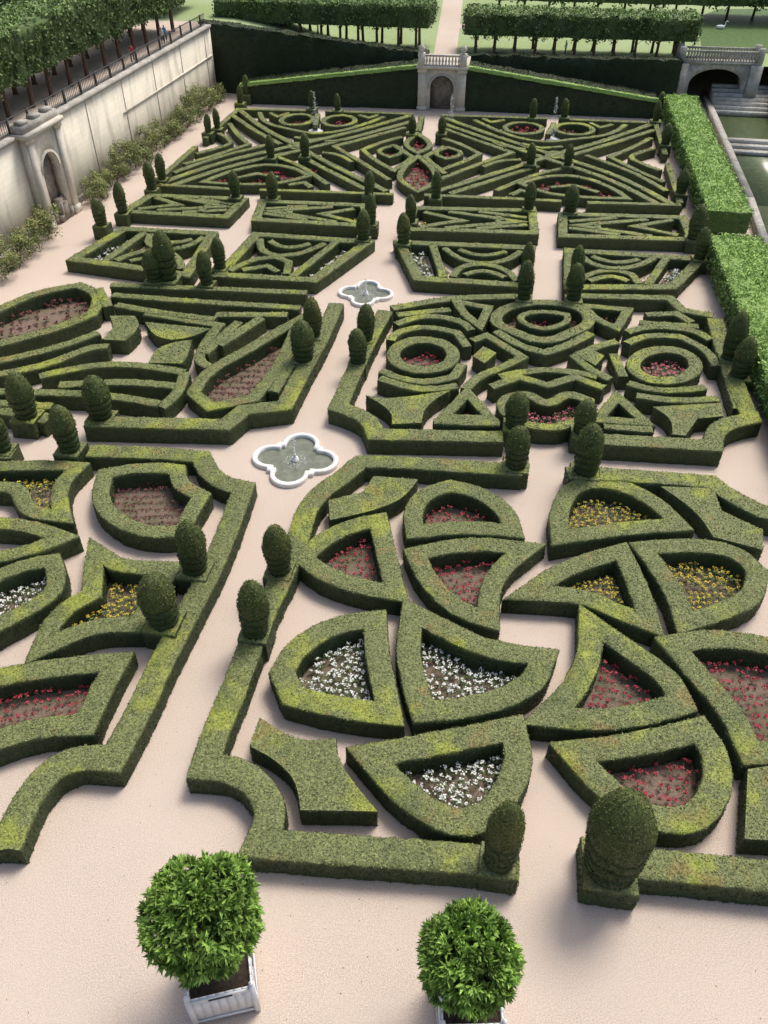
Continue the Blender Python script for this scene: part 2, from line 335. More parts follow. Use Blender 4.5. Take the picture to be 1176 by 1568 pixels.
hedge([(700,462),(748,470),(735,498),(712,480)],.46,True,flower='brown'); hedge([(892,466),(962,472),(945,500),(918,488)],.46,True,flower='brown')
hedge([(716,600),(752,640),(678,638)],.48,True,flower='red'); hedge([(945,606),(988,646),(915,642)],.48,True,flower='red')
solid([(560,606),(600,610),(690,598),(655,622),(645,648),(600,650),(596,630)])
solid([(1000,622),(1105,616),(1108,636),(1068,640),(1050,666),(1030,664),(1025,640)])
solid([(740,530),(760,540),(742,556),(724,545)]); solid([(905,535),(925,545),(912,560),(890,548)])
hl([(990,480),(1035,478),(1060,492)],[(1100,500),(1118,580),(1132,625)])
# ------------------------------------------------------------ mid-left parterre
hedge([(132,645),(345,650),(372,628),(436,620),(462,570),(490,520),(515,465)],W,corner=40)
hedge([(-60,622),(20,628),(75,640)],.7)
hedge([(456,488),(380,533),(320,568),(296,600),(322,622),(388,608),(424,562),(446,520)],.6,True,flower='brown')
hedge([(148,452),(120,436),(60,448),(0,472),(-50,500),(-60,540),(20,520),(90,500),(140,480)],.6,True,flower='brown')
hl([(170,434),(320,440),(470,446)],[(172,450),(300,460),(460,470)],[(178,466),(260,480),(330,488)],
   [(165,470),(150,442)],[(222,478),(335,496),(305,545),(320,560)],[(365,492),(312,540)],[(400,486),(335,528)],[(330,480),(440,480)],
   [(-10,553),(80,532),(150,508)],[(-40,578),(60,560),(140,532),(166,530)],
   [(60,574),(170,556),(282,568)],[(90,588),(190,584),(272,590)],[(-60,598),(50,600),(150,604),(245,618)],[(-40,615),(80,622)],
   [(282,568),(270,600),(245,622)],[(418,600),(468,520)],wd=.5)
solid([(168,484),(206,484),(212,500),(192,522),(155,520),(172,505)]); solid([(222,492),(322,502),(290,515),(262,519),(238,512)])
solid([(228,555),(240,535),(262,525),(294,520),(286,545),(278,556)])
# ------------------------------------------------------------ far parterres from quads
def cell(q,h=.7):
    B=[np.array(G(u,v,h)) for u,v in q]
    return lambda u,v:(B[0]*(1-u)+B[1]*u)*(1-v)+(B[3]*(1-u)+B[2]*u)*v
def put(fn,pl,wd,closed=False,flower=None,h=.7,corner=48): hedge([tuple(fn(*p)) for p in pl],wd,closed,h,flower,corner,world=True)
def patch(fn,pl,col):
    flowers(np.array([fn(*p) for p in pl]),.2,col,step=.3)
def rowE(q,flip=False,cols=('white','red')):
    f0=cell(q,.7); f=(lambda u,v:f0(1-u,v)) if flip else f0
    put(f,[(0,0),(1,0),(1,1),(0,1)],.6,True)
    put(f,[(.25,0.05),(.25,.95)],.45)
    put(f,[(.34,.9),(.45,.62),(.62,.52),(.8,.62),(.93,.9)],.42); put(f,[(.34,.1),(.45,.38),(.62,.48),(.8,.38),(.93,.1)],.42)
    put(f,[(.45,.85),(.62,.72),(.82,.85)],.4,corner=70); put(f,[(.45,.15),(.62,.28),(.82,.15)],.4,corner=70)
    patch(f,[(.04,.1),(.2,.1),(.2,.9),(.04,.9)],cols[0]); patch(f,[(.27,.3),(.36,.5),(.27,.7)],'yellow'); patch(f,[(.5,.78),(.62,.74),(.76,.8),(.62,.92)],cols[1]); patch(f,[(.5,.2),(.62,.26),(.76,.2),(.62,.08)],cols[1])
rowE([(112,396),(285,420),(325,357),(190,350)]); rowE([(335,420),(480,428),(562,370),(392,358)],True)
rowE([(640,425),(803,436),(812,378),(612,370)]); rowE([(872,438),(1030,438),(1073,395),(872,382)],True)
def rowF(q,flip=False):
    f0=cell(q,.7); f=(lambda u,v:f0(1-u,v)) if flip else f0
    put(f,[(0,0),(1,0),(1,1),(0,1)],.55,True)
    put(f,[(.1,.15),(.42,.5),(.1,.85)],.42); put(f,[(.3,.12),(.9,.5),(.3,.88)],.42); put(f,[(.55,.12),(.95,.35)],.4); put(f,[(.55,.88),(.95,.65)],.4)
    put(f,[(.72,.15),(.72,.85)],.4)
    patch(f,[(.04,.3),(.2,.5),(.04,.7)],'yellow')
rowF([(190,322),(345,330),(372,303),(230,297)]); rowF([(392,336),(570,346),(556,314),(402,308)],True)
rowF([(622,350),(818,356),(815,322),(634,318)]); rowF([(862,360),(1060,366),(1046,332),(862,327)],True)
hh=.65
def crossbed(q,mir):
    f0=cell(q,hh); f=(lambda u,v:f0(1-u,v)) if mir else f0
    P_=lambda pl,wd=.42,closed=False,flower=None,corner=48: put(f,pl,wd,closed,flower,hh,corner)
    ring=lambda cu,cv,ru,rv,fl=None,wd=.42,a0=0: P_([(cu+ru*math.cos(a+a0),cv+rv*math.sin(a+a0)) for a in np.linspace(0,2*math.pi,13)[:-1]],wd,True,fl,80)
    P_([(.0,.02),(.36,.0)]); P_([(.46,.0),(1,.0)]); P_([(0,.04),(0,.45)]); P_([(0,.55),(0,.97),(.4,.98)]); P_([(.5,.98),(1,.98)])
    P_([(.03,.02),(.22,.28),(.44,.47),(.72,.70),(.98,.95)],.5); P_([(.09,.02),(.27,.25),(.5,.44),(.76,.66),(.99,.87)],.5)
    P_([(.02,.95),(.25,.70),(.44,.53),(.70,.28),(.97,.03)],.5); P_([(.02,.86),(.22,.66),(.40,.50)],.45); P_([(.55,.36),(.72,.2),(.90,.03)],.45)
    P_([(.20,.06),(.34,.05),(.50,.07),(.62,.16),(.52,.24),(.40,.26),(.28,.18)],.42,True,'red',75)
    P_([(.31,.10),(.40,.16),(.50,.13)],.38); P_([(.42,.36),(.55,.27),(.72,.08)],.4); P_([(.66,.04),(.62,.09),(.56,.06)],.4)
    ring(.38,.84,.085,.08,'brown'); ring(.61,.84,.085,.08,'red'); P_([(.14,.93),(.24,.78),(.40,.70),(.52,.66),(.66,.72),(.84,.93)],.42)
    P_([(.44,.60),(.53,.57),(.62,.62)],.4); P_([(.47,.93),(.5,.76)],.38); P_([(.2,.93),(.26,.88),(.3,.94)],.38); P_([(.7,.94),(.76,.9),(.8,.95)],.38)
    P_([(.04,.14),(.16,.32),(.30,.46),(.34,.50)],.42); P_([(.04,.24),(.14,.36),(.24,.50),(.14,.62),(.04,.76)],.42); P_([(.04,.36),(.10,.42),(.15,.5),(.1,.57),(.04,.62)],.4,False,None,70)
    P_([(.97,.14),(.84,.30),(.66,.50),(.84,.66),(.97,.78)],.42); P_([(.97,.26),(.88,.36),(.80,.48),(.88,.58),(.97,.66)],.42)
    P_([(.88,.47),(.94,.40),(.99,.47),(.94,.54)],.38,True,'red',80); P_([(.62,.42),(.70,.40),(.78,.32)],.38); P_([(.60,.56),(.68,.58),(.74,.63)],.38)
    ring(.475,.50,.03,.035)
    patch(f,[(.04,.04),(.1,.12),(.04,.14)],'red'); patch(f,[(.3,.62),(.36,.68),(.24,.8),(.2,.78)],'brown'); patch(f,[(.6,.3),(.66,.26),(.56,.18)],'red')
    patch(f,[(.72,.76),(.78,.8),(.84,.88),(.76,.84)],'red')
crossbed([(228,284),(602,297),(634,172),(368,163)],False); crossbed([(650,298),(1044,316),(1003,184),(676,174)],True)
for px_ in ([(612,270),(640,238),(668,272),(640,292)],[(622,220),(640,205),(658,222),(640,234)]): hedge(px_,.42,True,.65,'red',80)
hl([(640,200),(646,176)],[(600,262),(632,240),(604,222)],[(682,266),(650,240),(680,224)],wd=.42,h=.65)
# ------------------------------------------------------------ topiaries
GA=math.atan2(.2056,1.323)
prof=[(0,.5),(.03,.78),(.10,.86),(.13,.84),(.155,.64),(.18,.86),(.25,.93),(.285,.91),(.31,.70),(.335,.94),(.40,1.0),(.43,.97),(.455,.80),(.48,1.0),(.55,1.02),(.65,.97),(.75,.86),(.84,.70),(.91,.52),(.96,.33),(.985,.17),(1,.02)]
def topiary(u,vt,vb,wp,hs=1.0,ped=1.05):
    x,y=G(u,vb,.75); zt=zfor(y,vt); dp=depth(x,y,1.5); r=wp/2*dp/F; h=max(1.0,zt-.70)*hs
    mb=MB(); near=dp<30; seg=36 if near else 20; pr=prof; V=[]
    ph=random.random()*9; tw=random.uniform(-.06,.06); fat=random.uniform(.94,1.07)
    for (a,b) in pr:
        for k in range(seg):
            an=2*math.pi*k/seg; nz=fat*(1+.10*mnoise.noise(Vector((math.cos(an)*1.3+ph,math.sin(an)*1.3,a*3))))
            aa=a+.02*math.sin(an+ph)*(1-a)
            V.append((x+tw*a+r*b*nz*math.cos(an),y+r*b*nz*math.sin(an),.70+h*aa))
    V=np.array(V); n=len(pr); Q=np.array([[i*seg+k,i*seg+(k+1)%seg,(i+1)*seg+(k+1)%seg,(i+1)*seg+k] for i in range(n-1) for k in range(seg)])
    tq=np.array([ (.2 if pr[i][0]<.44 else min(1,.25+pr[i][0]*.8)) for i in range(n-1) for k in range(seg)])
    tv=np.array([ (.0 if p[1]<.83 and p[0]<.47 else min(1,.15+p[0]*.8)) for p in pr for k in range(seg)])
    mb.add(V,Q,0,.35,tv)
    d=700 if dp<22 else (300 if dp<30 else (120 if dp<45 else 50)); s=.045 if dp<22 else (.06 if dp<30 else (.085 if dp<45 else .11))
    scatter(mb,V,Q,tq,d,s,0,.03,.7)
    hw=max(r*ped,.42); c,s2=math.cos(-GA),math.sin(-GA)
    PP=[(x-hw*c,y-hw*s2),(x+hw*c,y+hw*s2)]
    ribbon(mb,PP,hw*2,False,z1=.76,sp_=.2,dens=d*.7,size=s,m=1,jit=.012)
    mb.obj("clipped_topiary",[M_top,M_box])
TP=[(763,1224,1318,54,.92,1.05),(933,1210,1326,92,.92,.92),(392,890,968,44),(428,805,873,41),(300,798,872,46),(252,880,952,52),(790,652,712,38),(896,648,722,42),(788,600,652,34),(892,612,663,34),
(155,575,638,38),(108,620,688,38),(42,570,638,38),(5,625,688,32),(465,490,550,34),(480,455,515,27),(549,503,553,27),(560,465,520,25),(802,398,458,24),(806,370,425,20),(878,402,458,26),(881,375,430,22),
(1117,476,550,32),(1131,515,575,32),(258,352,428,32),(238,380,430,28),(337,362,410,21),(317,383,435,23),(156,303,345,21),(188,278,325,19),(233,246,290,17),(248,234,275,15),(361,260,303,17),(418,262,303,17),(415,206,242,13),(467,203,240,14),
(319,173,203,11),(333,165,197,11),(568,295,343,18),(565,261,298,16),(556,320,366,20),(629,297,340,18),(618,325,373,20),(667,261,303,16),(631,177,205,12),(676,177,205,12),(810,277,320,18),(873,282,324,20),(812,218,252,14),(869,220,253,14),
(816,150,180,11),(864,150,180,11),(1062,312,365,24),(1071,347,396,22),(1042,258,296,18),(1018,188,222,14),(1004,153,185,11),(1011,140,165,12),(517,143,170,10),(478,138,166,10),(368,130,158,10),(378,114,145,10)]
for t in TP: topiary(*t)
# ------------------------------------------------------------ ground
def sheet(name,pts,z,m):
    mb=MB(); v,q=tri_poly([np.array(p) for p in pts],z); mb.add(v,q,0); return mb.obj(name,[m])
sheet("ground",[(-1500,-1500),(1500,-1500),(1500,1500),(-1500,1500)],0,M_grav)
mb=MB(); n=1100; x=rng.uniform(-16,16,n); y=rng.uniform(5,34,n); p=np.stack([x,y,np.full(n,.012)],1); lv,f=leafquads(p,np.tile([0,0,1.],(n,1)),.04,.12,.6); mb.add(lv,f,0); mb.obj("fallen_leaves",[mat("dry_leaf",(.24,.17,.09),(.42,.32,.18),5)])
# ------------------------------------------------------------ fountains
def fountain(u,v,R,jet):
    x,y=G(u,v,.1); n=96; mb=MB()
    def rad(t,k):
        r=0
        for j in range(4):
            a=j*math.pi/2-GA; d=.56*R; rr=.42*R*k
            c=math.cos(t-a); disc=rr*rr-(d*d)*(1-c*c)
            if disc>0 and c>0: r=max(r,d*c+math.sqrt(disc))
        tt=((t+GA)%(math.pi/2))-math.pi/4
        sq=.53*R*k/max(math.cos(math.pi/4-abs(tt)),.01)
        return max(r,sq)
    T=[2*math.pi*i/n for i in range(n)]
    o=[rad(t,1) for t in T]; i_=[max(rad(t,.86)-.10,.1) for t in T]
    ring=lambda rr,z:[(x+r*math.cos(t),y+r*math.sin(t),z) for r,t in zip(rr,T)]
    V=ring(o,0)+ring(o,.14)+ring([a-.02 for a in o],.17)+ring(i_,.17)+ring(i_,.0)
    Q=[(k*n+a,k*n+(a+1)%n,(k+1)*n+(a+1)%n,(k+1)*n+a) for k in range(4) for a in range(n)]
    mb.add(V,Q,0)
    wv=ring(i_,.04)+[(x,y,.04)]; mb.add(wv,[(a,(a+1)%n,n) for a in range(n)],1)
    for a,b,z0,z1 in((.16,.12,.05,.2),(.07,.05,.2,.34)):
        V=[(x+r*math.cos(2*math.pi*k/12),y+r*math.sin(2*math.pi*k/12),z) for r,z in((a,z0),(b,z1)) for k in range(12)]
        mb.add(V,[(k,(k+1)%12,12+(k+1)%12,12+k) for k in range(12)]+[tuple(range(12,24))],0)
    m_=170; z=.3+rng.random(m_)*jet; p=np.stack([x+rng.normal(0,.03,m_),y+rng.normal(0,.03,m_),z],1); lv,f=leafquads(p,rng.normal(0,1,(m_,3)),.055,.5); mb.add(lv,f,2)
    m_=90; p=np.stack([x+rng.normal(0,.25,m_),y+rng.normal(0,.25,m_),np.full(m_,.05)],1); lv,f=leafquads(p,np.tile([0,0,1.],(m_,1)),.05,.1); mb.add(lv,f,2)
    mb.obj("quatrefoil_fountain",[M_rim,M_basin,M_foam])
fountain(452,703,1.80,.9); fountain(560,449,1.55,.6)
def jet(u,v,h):
    x,y=G(u,v,0); mb=MB(); n=380; z=rng.random(n)**1.2*h; sp2=.02+.10*(1-z/h)+.04*np.sin(z/h*3); p=np.stack([x+rng.normal(0,1,n)*sp2,y+rng.normal(0,1,n)*sp2,z+.2],1)
    lv,f=leafquads(p,rng.normal(0,1,(n,3)),.075,1); mb.add(lv,f,0)
    V=[(x+.6*math.cos(a),y+.6*math.sin(a),zz) for zz in(0,.25) for a in np.linspace(0,2*math.pi,17)[:-1]]
    mb.add(V,[(k,(k+1)%16,16+(k+1)%16,16+k) for k in range(16)]+[tuple(range(16,32))],1); mb.obj("water_jet",[M_foam,M_rim])
jet(484,205,2.9); jet(845,216,3.0); jet(690,196,2.4)
# ------------------------------------------------------------ left retaining wall
A=np.array(G(70,352,0)); B=np.array(G(332,148,0)); dW=(B-A)/np.linalg.norm(B-A); nW=np.array([dW[1],-dW[0]]); LW=np.linalg.norm(B-A)
def wp(s,o,z): q=A+dW*s+nW*o; return (q[0],q[1],z)
TZ=5.45
mb=MB()
mb.box(-60,LW+.3,-1.0,0,-.1,TZ,0,wp)
mb.box(-60,LW+.3,-.9,.14,TZ,TZ+.22,1,wp)
mb.box(-60,-.6,.003,.10,0,.5,1,wp); mb.box(3.5,LW,.003,.10,0,.5,1,wp)
for s in np.arange(8,LW,5.5): mb.box(s,s+.06,.003,.03,.5,TZ,1,wp)
mb.box(13,LW,.003,.07,3.3,3.42,0,wp)
wall=mb.obj("retaining_wall",[None,M_dstone])
m=bpy.data.materials.new("ashlar"); m.use_nodes=True; n=m.node_tree; L=n.links.new; b=n.nodes["Principled BSDF"]; b.inputs["Roughness"].default_value=.9
g=n.nodes.new("ShaderNodeNewGeometry"); sx=n.nodes.new("ShaderNodeSeparateXYZ"); L(g.outputs["Position"],sx.inputs[0])
cb=n.nodes.new("ShaderNodeCombineXYZ"); L(sx.outputs[1],cb.inputs[0]); L(sx.outputs[2],cb.inputs[1])
br=n.nodes.new("ShaderNodeTexBrick"); br.inputs["Scale"].default_value=1; br.inputs["Brick Width"].default_value=.75; br.inputs["Row Height"].default_value=.32; br.inputs["Mortar Size"].default_value=.008
br.inputs["Color1"].default_value=(.84,.775,.64,1); br.inputs["Color2"].default_value=(.78,.72,.59,1); br.inputs["Mortar"].default_value=(.68,.62,.50,1); L(cb.outputs[0],br.inputs[0])
sc=n.nodes.new("ShaderNodeMapping"); sc.inputs["Scale"].default_value=(1.2,1.2,.25); L(g.outputs["Position"],sc.inputs[0])
t=n.nodes.new("ShaderNodeTexNoise"); t.inputs["Scale"].default_value=1.0; t.inputs["Detail"].default_value=8; L(sc.outputs[0],t.inputs[0])
r=n.nodes.new("ShaderNodeValToRGB"); r.color_ramp.elements[0].position=.48; r.color_ramp.elements[1].position=.8; L(t.outputs["Fac"],r.inputs[0])
mx=n.nodes.new("ShaderNodeMix"); mx.data_type='RGBA'; L(r.outputs[0],mx.inputs[0]); L(br.outputs[0],mx.inputs[6]); mx.inputs[7].default_value=(.42,.38,.31,1); L(mx.outputs[2],b.inputs["Base Color"])
wall.data.materials[0]=m
def arch(mb,fn,s0,s1,zt,ow,oz,d0,d1,m=0,md=1):
    c=(s0+s1)/2; hw=ow/2; sp0=oz-hw
    mb.box(s0,c-hw,d0,d1,0,zt,m,fn); mb.box(c+hw,s1,d0,d1,0,zt,m,fn)
    n=14; T=[math.pi-math.pi*i/n for i in range(n+1)]
    for i in range(n):
        a=(c+hw*math.cos(T[i]),sp0+hw*math.sin(T[i])); b2=(c+hw*math.cos(T[i+1]),sp0+hw*math.sin(T[i+1]))
        pts=[(a[0],d,a[1]) for d in(d1,d0)]+[(b2[0],d,b2[1]) for d in(d1,d0)]+[(a[0],d,zt) for d in(d1,d0)]+[(b2[0],d,zt) for d in(d1,d0)]
        mb.add([fn(*p) for p in pts],[(0,2,6,4),(0,1,3,2),(4,6,7,5),(1,5,7,3)],m)
        k=1.16; pts=[(c+hw*q*math.cos(t_),d,sp0+hw*q*math.sin(t_)) for t_ in(T[i],T[i+1]) for q in(1.01,k) for d in(d1+.003,d1+.07)]
        mb.add([fn(*p) for p in pts],[(1,5,7,3),(0,1,5,4),(2,3,7,6)],m)
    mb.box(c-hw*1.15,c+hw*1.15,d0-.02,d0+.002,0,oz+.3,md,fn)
mb=MB()
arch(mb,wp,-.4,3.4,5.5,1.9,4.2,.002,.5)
for s in(-.4,2.85): mb.box(s,s+.55,.503,.66,0,5.2,0,wp); mb.box(s-.05,s+.6,.503,.74,0,.5,0,wp); mb.box(s-.05,s+.6,.503,.74,5.2,5.5,0,wp)
mb.box(-.65,3.65,-.2,.85,5.5,5.75,0,wp); mb.box(-.5,3.5,-.2,.6,5.75,6.15,2,wp)
for s in(-.3,1.1,2.5): mb.box(s,s+.7,.0,.5,6.15,6.35,2,wp)
for k in range(26):
    s=random.uniform(.7,2.3); mb.box(s,s+random.uniform(.2,.5),.05,.05+random.uniform(.1,.6),random.uniform(0,.3),random.uniform(.3,1.4),1,wp)
mb.obj("wall_portal",[M_stone,M_dark,M_dstone])
mb=MB()
for s in np.arange(-40,LW+.2,.22):
    if -.5<s<3.5: continue
    mb.box(s,s+.025,-.35,-.325,TZ+.2,TZ+1.0,0,wp)
for s in np.arange(-40,LW+.2,2.2): mb.box(s,s+.1,-.40,-.28,TZ+.2,TZ+1.1,0,wp)
for z in(TZ+.3,TZ+1.0): mb.box(-40,LW+.2,-.37,-.30,z,z+.05,0,wp)
mb.obj("iron_railing",[M_iron])
mb=MB(); v=[wp(-60,-.5,TZ+.05),wp(LW+.6,-.5,TZ+.05),(-15.5,83,TZ+.05),(-200,105,TZ+.05),(-200,-20,TZ+.05)]
mb.add(v,[(0,1,2,3,4)],0); mb.obj("terrace_gravel",[M_grav])
# pleached lime rows
def limerow(pts,wd,z0,z1,ground,mat_=None,step=3.2,tr=.13,dens=30,size=.22,offs=(0,),name="clipped_lime_row",wob=.12,out=.25):
    mb=MB(); P=[np.array(p,float) for p in pts]
    ribbon(mb,P,wd*.94,False,z0=z0+.1,z1=z1-.12,sp_=.6,dens=dens*.8,size=size,jit=wob,out=out,leafT=.8,sideTp=.25)
    for a,b in zip(P[:-1],P[1:]):
        d=b-a; l=np.linalg.norm(d); d=d/l; nn=np.array([-d[1],d[0]])
        area=l*(wd+2*(z1-z0)); cr=size*2.6; nc=int(area/(cr*cr)*1.1); per=int(max(8,dens*cr*cr*2.0))
        s=rng.random(nc)*l; q=rng.random(nc)*(wd+2*(z1-z0)); hgt=z1-z0
        o=np.where(q<hgt,-wd/2,np.where(q<hgt+wd,q-hgt-wd/2,wd/2)); z=np.where(q<hgt,z0+q,np.where(q<hgt+wd,z1,z0+(q-hgt-wd)))
        nrm=np.zeros((nc,3)); sideL=q<hgt; sideR=q>=hgt+wd; top=~(sideL|sideR)
        nrm[sideL,:2]=-nn; nrm[sideR,:2]=nn; nrm[top,2]=1
        c=np.stack([a[0]+d[0]*s+nn[0]*o,a[1]+d[1]*s+nn[1]*o,z],1)-nrm*cr*.35
        idx=np.repeat(np.arange(nc),per); dd=unit(rng.normal(0,1,(len(idx),3))+nrm[idx]*.9); pp=c[idx]+dd*(cr*rng.uniform(.35,.75,(len(idx),1)))
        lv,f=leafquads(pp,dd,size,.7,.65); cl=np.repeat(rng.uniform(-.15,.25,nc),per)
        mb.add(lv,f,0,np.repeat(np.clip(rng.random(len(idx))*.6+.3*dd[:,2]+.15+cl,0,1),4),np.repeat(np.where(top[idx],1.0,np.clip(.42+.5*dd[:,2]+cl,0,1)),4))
    for a,b in zip(P[:-1],P[1:]):
        d=b-a; l=np.linalg.norm(d); d=d/l; nn=np.array([-d[1],d[0]])
        for s in np.arange(step/2,l,step):
            for o in offs:
                q=a+d*s+nn*o+rng.normal(0,.05,2); g0=ground(q) if callable(ground) else ground; k=10
                R=[(g0-.05,tr*1.5),(g0+.2,tr*1.1),((g0+z0)/2,tr),(z0+.3,tr*.85),(z0+.9,tr*.5)]
                lean=rng.normal(0,.08,2)
                V=[(q[0]+lean[0]*i/4+r*math.cos(2*math.pi*j/k),q[1]+lean[1]*i/4+r*math.sin(2*math.pi*j/k),z) for i,(z,r) in enumerate(R) for j in range(k)]
                mb.add(V,[(i*k+j,i*k+(j+1)%k,(i+1)*k+(j+1)%k,(i+1)*k+j) for i in range(len(R)-1) for j in range(k)],1)
                for _ in range(4):
                    an=random.random()*6.28; e=np.array([q[0]+.9*math.cos(an),q[1]+.9*math.sin(an),z0+.5]); s0=np.array([q[0],q[1],z0-.35]); pd=np.array([-math.sin(an),math.cos(an),0])*.045; up=np.array([0,0,.05])
                    mb.add([s0-pd,s0+up,s0+pd,e-pd*.5,e+up*.5,e+pd*.5],[(0,1,4,3),(1,2,5,4),(2,0,3,5)],1)
    mb.obj(name,[mat_ or M_lime,M_bark])
wl=lambda s,o:tuple(wp(s,o,0)[:2])
limerow([wl(-32,-3.6),wl(LW-1,-3.6)],4.4,TZ+1.9,TZ+4.6,TZ,step=2.6,tr=.15,offs=(1.4,-1.2))
limerow([wl(-32,-10.5),wl(LW+4,-10.5)],5,TZ+1.9,TZ+4.6,TZ,step=3.2,offs=(0,),dens=16,size=.3)
limerow([wl(-32,-17.5),wl(LW+14,-17.5)],5,TZ+1.9,TZ+4.6,TZ,step=4,offs=(0,),dens=14,size=.32)
def shrub(x,y,r,h,m=M_shrub,name="wall_shrub",d=230,s=.12):
    mb=MB()
    n=int(d*r*r*7+80); nb=11
    cs=np.array([[rng.normal(0,r*.45),rng.normal(0,r*.45),rng.uniform(.2,.85)*h] for _ in range(nb)])
    i=rng.integers(0,nb,n); dv_=unit(rng.normal(0,1,(n,3))); p=cs[i]+dv_*(r*.48*rng.uniform(.5,1.1,(n,1))); p[:,2]=np.clip(p[:,2],.03,None)
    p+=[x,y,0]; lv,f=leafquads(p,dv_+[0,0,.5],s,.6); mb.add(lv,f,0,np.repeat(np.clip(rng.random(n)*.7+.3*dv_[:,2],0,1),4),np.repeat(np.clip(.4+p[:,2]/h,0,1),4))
    for _ in range(4):
        e=cs[rng.integers(0,nb)]+[x,y,0]; s0=np.array([x,y,0.]); mb.add([s0-[.03,0,0],s0+[.03,0,0],s0+[0,.03,0],e],[(0,1,3),(1,2,3),(2,0,3)],1)
    mb.obj(name,[m,M_bark])
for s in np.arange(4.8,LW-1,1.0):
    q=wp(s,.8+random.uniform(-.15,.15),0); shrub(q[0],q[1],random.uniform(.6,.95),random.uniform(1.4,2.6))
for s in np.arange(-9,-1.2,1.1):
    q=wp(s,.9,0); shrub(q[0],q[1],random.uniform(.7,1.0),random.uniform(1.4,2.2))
# ------------------------------------------------------------ back: hedged ramps, gate
def prism(mb,p0,p1,th,z0a,z1a,z1b,m=0,dens=45,size=.14,tp=.0,jit=.04):
    ribbon(mb,[np.array(p0),np.array(p1)],th,False,z0=z0a,z1=(z1a,z1b),sp_=.5,dens=dens,size=size,m=m,jit=jit,out=.06,sideTp=tp)
gl=np.array([2.95,76.45]); gr=np.array([6.9,75.95]); gd=(gr-gl)/np.linalg.norm(gr-gl); gn=np.array([gd[1],-gd[0]])
if gn[1]>0: gn=-gn
def gp(s,o,z): q=gl+gd*s+gn*o; return (q[0],q[1],z)
LG=np.linalg.norm(gr-gl)
mb=MB(); off=-gn*1.4
prism(mb,np.array([-12.6,78.2])+off,gl+off-gd*.05,2.7,-.05,1.5,3.35); prism(mb,gr+off+gd*.05,np.array([22.8,73.6])+off,2.7,-.05,3.35,1.4)
mb.obj("ivy_ramp",[M_ivy])
mb=MB()
def strip(p0,p1,za,zb):
    p0=np.array(p0);p1=np.array(p1); n=60; V=[]
    for i in range(n+1):
        t=i/n; q=p0*(1-t)+p1*t; z=za*(1-t)+zb*t; V+= [(q[0]+gn[0]*o,q[1]+gn[1]*o,z+dz+random.gauss(0,.015)) for o,dz in((.12,-.12),(.12,.14),(-.3,.16),(-.3,-.1))]
    V=np.array(V); Q=np.array([[i*4+k,(i+1)*4+k,(i+1)*4+k+1,i*4+k+1] for i in range(n) for k in range(3)])
    mb.add(V,Q,0,.5,1); scatter(mb,V,Q,np.ones(len(Q)),60,.11,0,.05)
strip((-12.6,78.2),gl-gd*.1,1.5,3.35); strip(gr+gd*.1,(22.8,73.6),3.35,1.4); mb.obj("ramp_hedge",[M_lite])
mb=MB(); prism(mb,(-16.2,82.6),gl-gn*4.2+gd*0.5,1.2,-.05,5.7,3.6,jit=.06); prism(mb,gr-gn*4.2-gd*.5,(25.2,77.2),1.2,-.05,3.6,3.75,jit=.06); mb.obj("tall_back_hedge",[M_ivy])
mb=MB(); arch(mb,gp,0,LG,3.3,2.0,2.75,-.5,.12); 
for s in(-.03,LG-.67): mb.box(s,s+.7,.123,.3,0,3.1,0,gp); mb.box(s-.06,s+.76,.123,.38,0,.35,0,gp); mb.box(s-.06,s+.76,.123,.38,3.0,3.3,0,gp)
mb.box(-.2,LG+.2,-4.2,.45,3.3,3.5,0,gp)
mb.box(-.1,LG+.1,.12,.32,3.503,3.62,0,gp); mb.box(-.1,LG+.1,.1,.34,4.2,4.34,0,gp)
def lathe(mb,q,R,k=8,m=0):
    V=[(q[0]+r*math.cos(2*math.pi*j/k),q[1]+r*math.sin(2*math.pi*j/k),z) for z,r in R for j in range(k)]
    mb.add(V,[(i*k+j,i*k+(j+1)%k,(i+1)*k+(j+1)%k,(i+1)*k+j) for i in range(len(R)-1) for j in range(k)],m)
for s in np.linspace(.65,LG-.65,11): lathe(mb,gp(s,.22,0),[(3.62,.08),(3.72,.05),(3.85,.11),(4.0,.07),(4.12,.05),(4.2,.08)])
for s in(0,LG-.5):
    mb.box(s-.05,s+.5,.0,.45,3.505,4.45,0,gp); lathe(mb,gp(s+.22,.22,0),[(4.45,.18),(4.52,.1),(4.6,.2),(4.75,.27),(4.9,.24),(5.02,.12),(5.1,.05),(5.15,.0)],12)
mb.obj("stone_gateway",[M_stone,M_dark])
def tz(x,y):
    t=min(1,max(0,(-x-1)/14)); t=t*t*(3-2*t); return 3.2+(TZ-3.2)*t
mb=MB(); V=[];nx,ny=60,30
xs=np.concatenate([np.linspace(-300,-20,8),np.linspace(-18,30,44),np.linspace(34,300,8)]); 
for j in range(ny):
    for x in xs:
        yb=gl[1]+4.4-(x-gl[0])*.125; yb=min(max(yb,70),84); y=yb+ (j/(ny-1))**2.2*500; V.append((x,y,tz(x,y)))
mb.add(V,[(j*60+i,j*60+i+1,(j+1)*60+i+1,(j+1)*60+i) for j in range(ny-1) for i in range(59)],0); mb.obj("lawn",[M_lawn],smooth=True)
sheet("path",[(4.3,80.2),(6.3,80.0),(11.0,130),(8.6,130)],3.215,M_grav)
sheet("path",[(7.3,92.8),(60,86.0),(60,88.2),(7.4,95.0)],3.211,M_grav)
sheet("path",[(7.3,81.6),(26,79.2),(26,80.4),(7.3,82.8)],3.207,M_grav)
G3=lambda q:tz(q[0],q[1])
limerow([(7.4,83.5),(27,80.6)],3.8,4.6,6.4,3.2,step=1.75,tr=.12,offs=(1.2,-1.2),dens=34,size=.2)
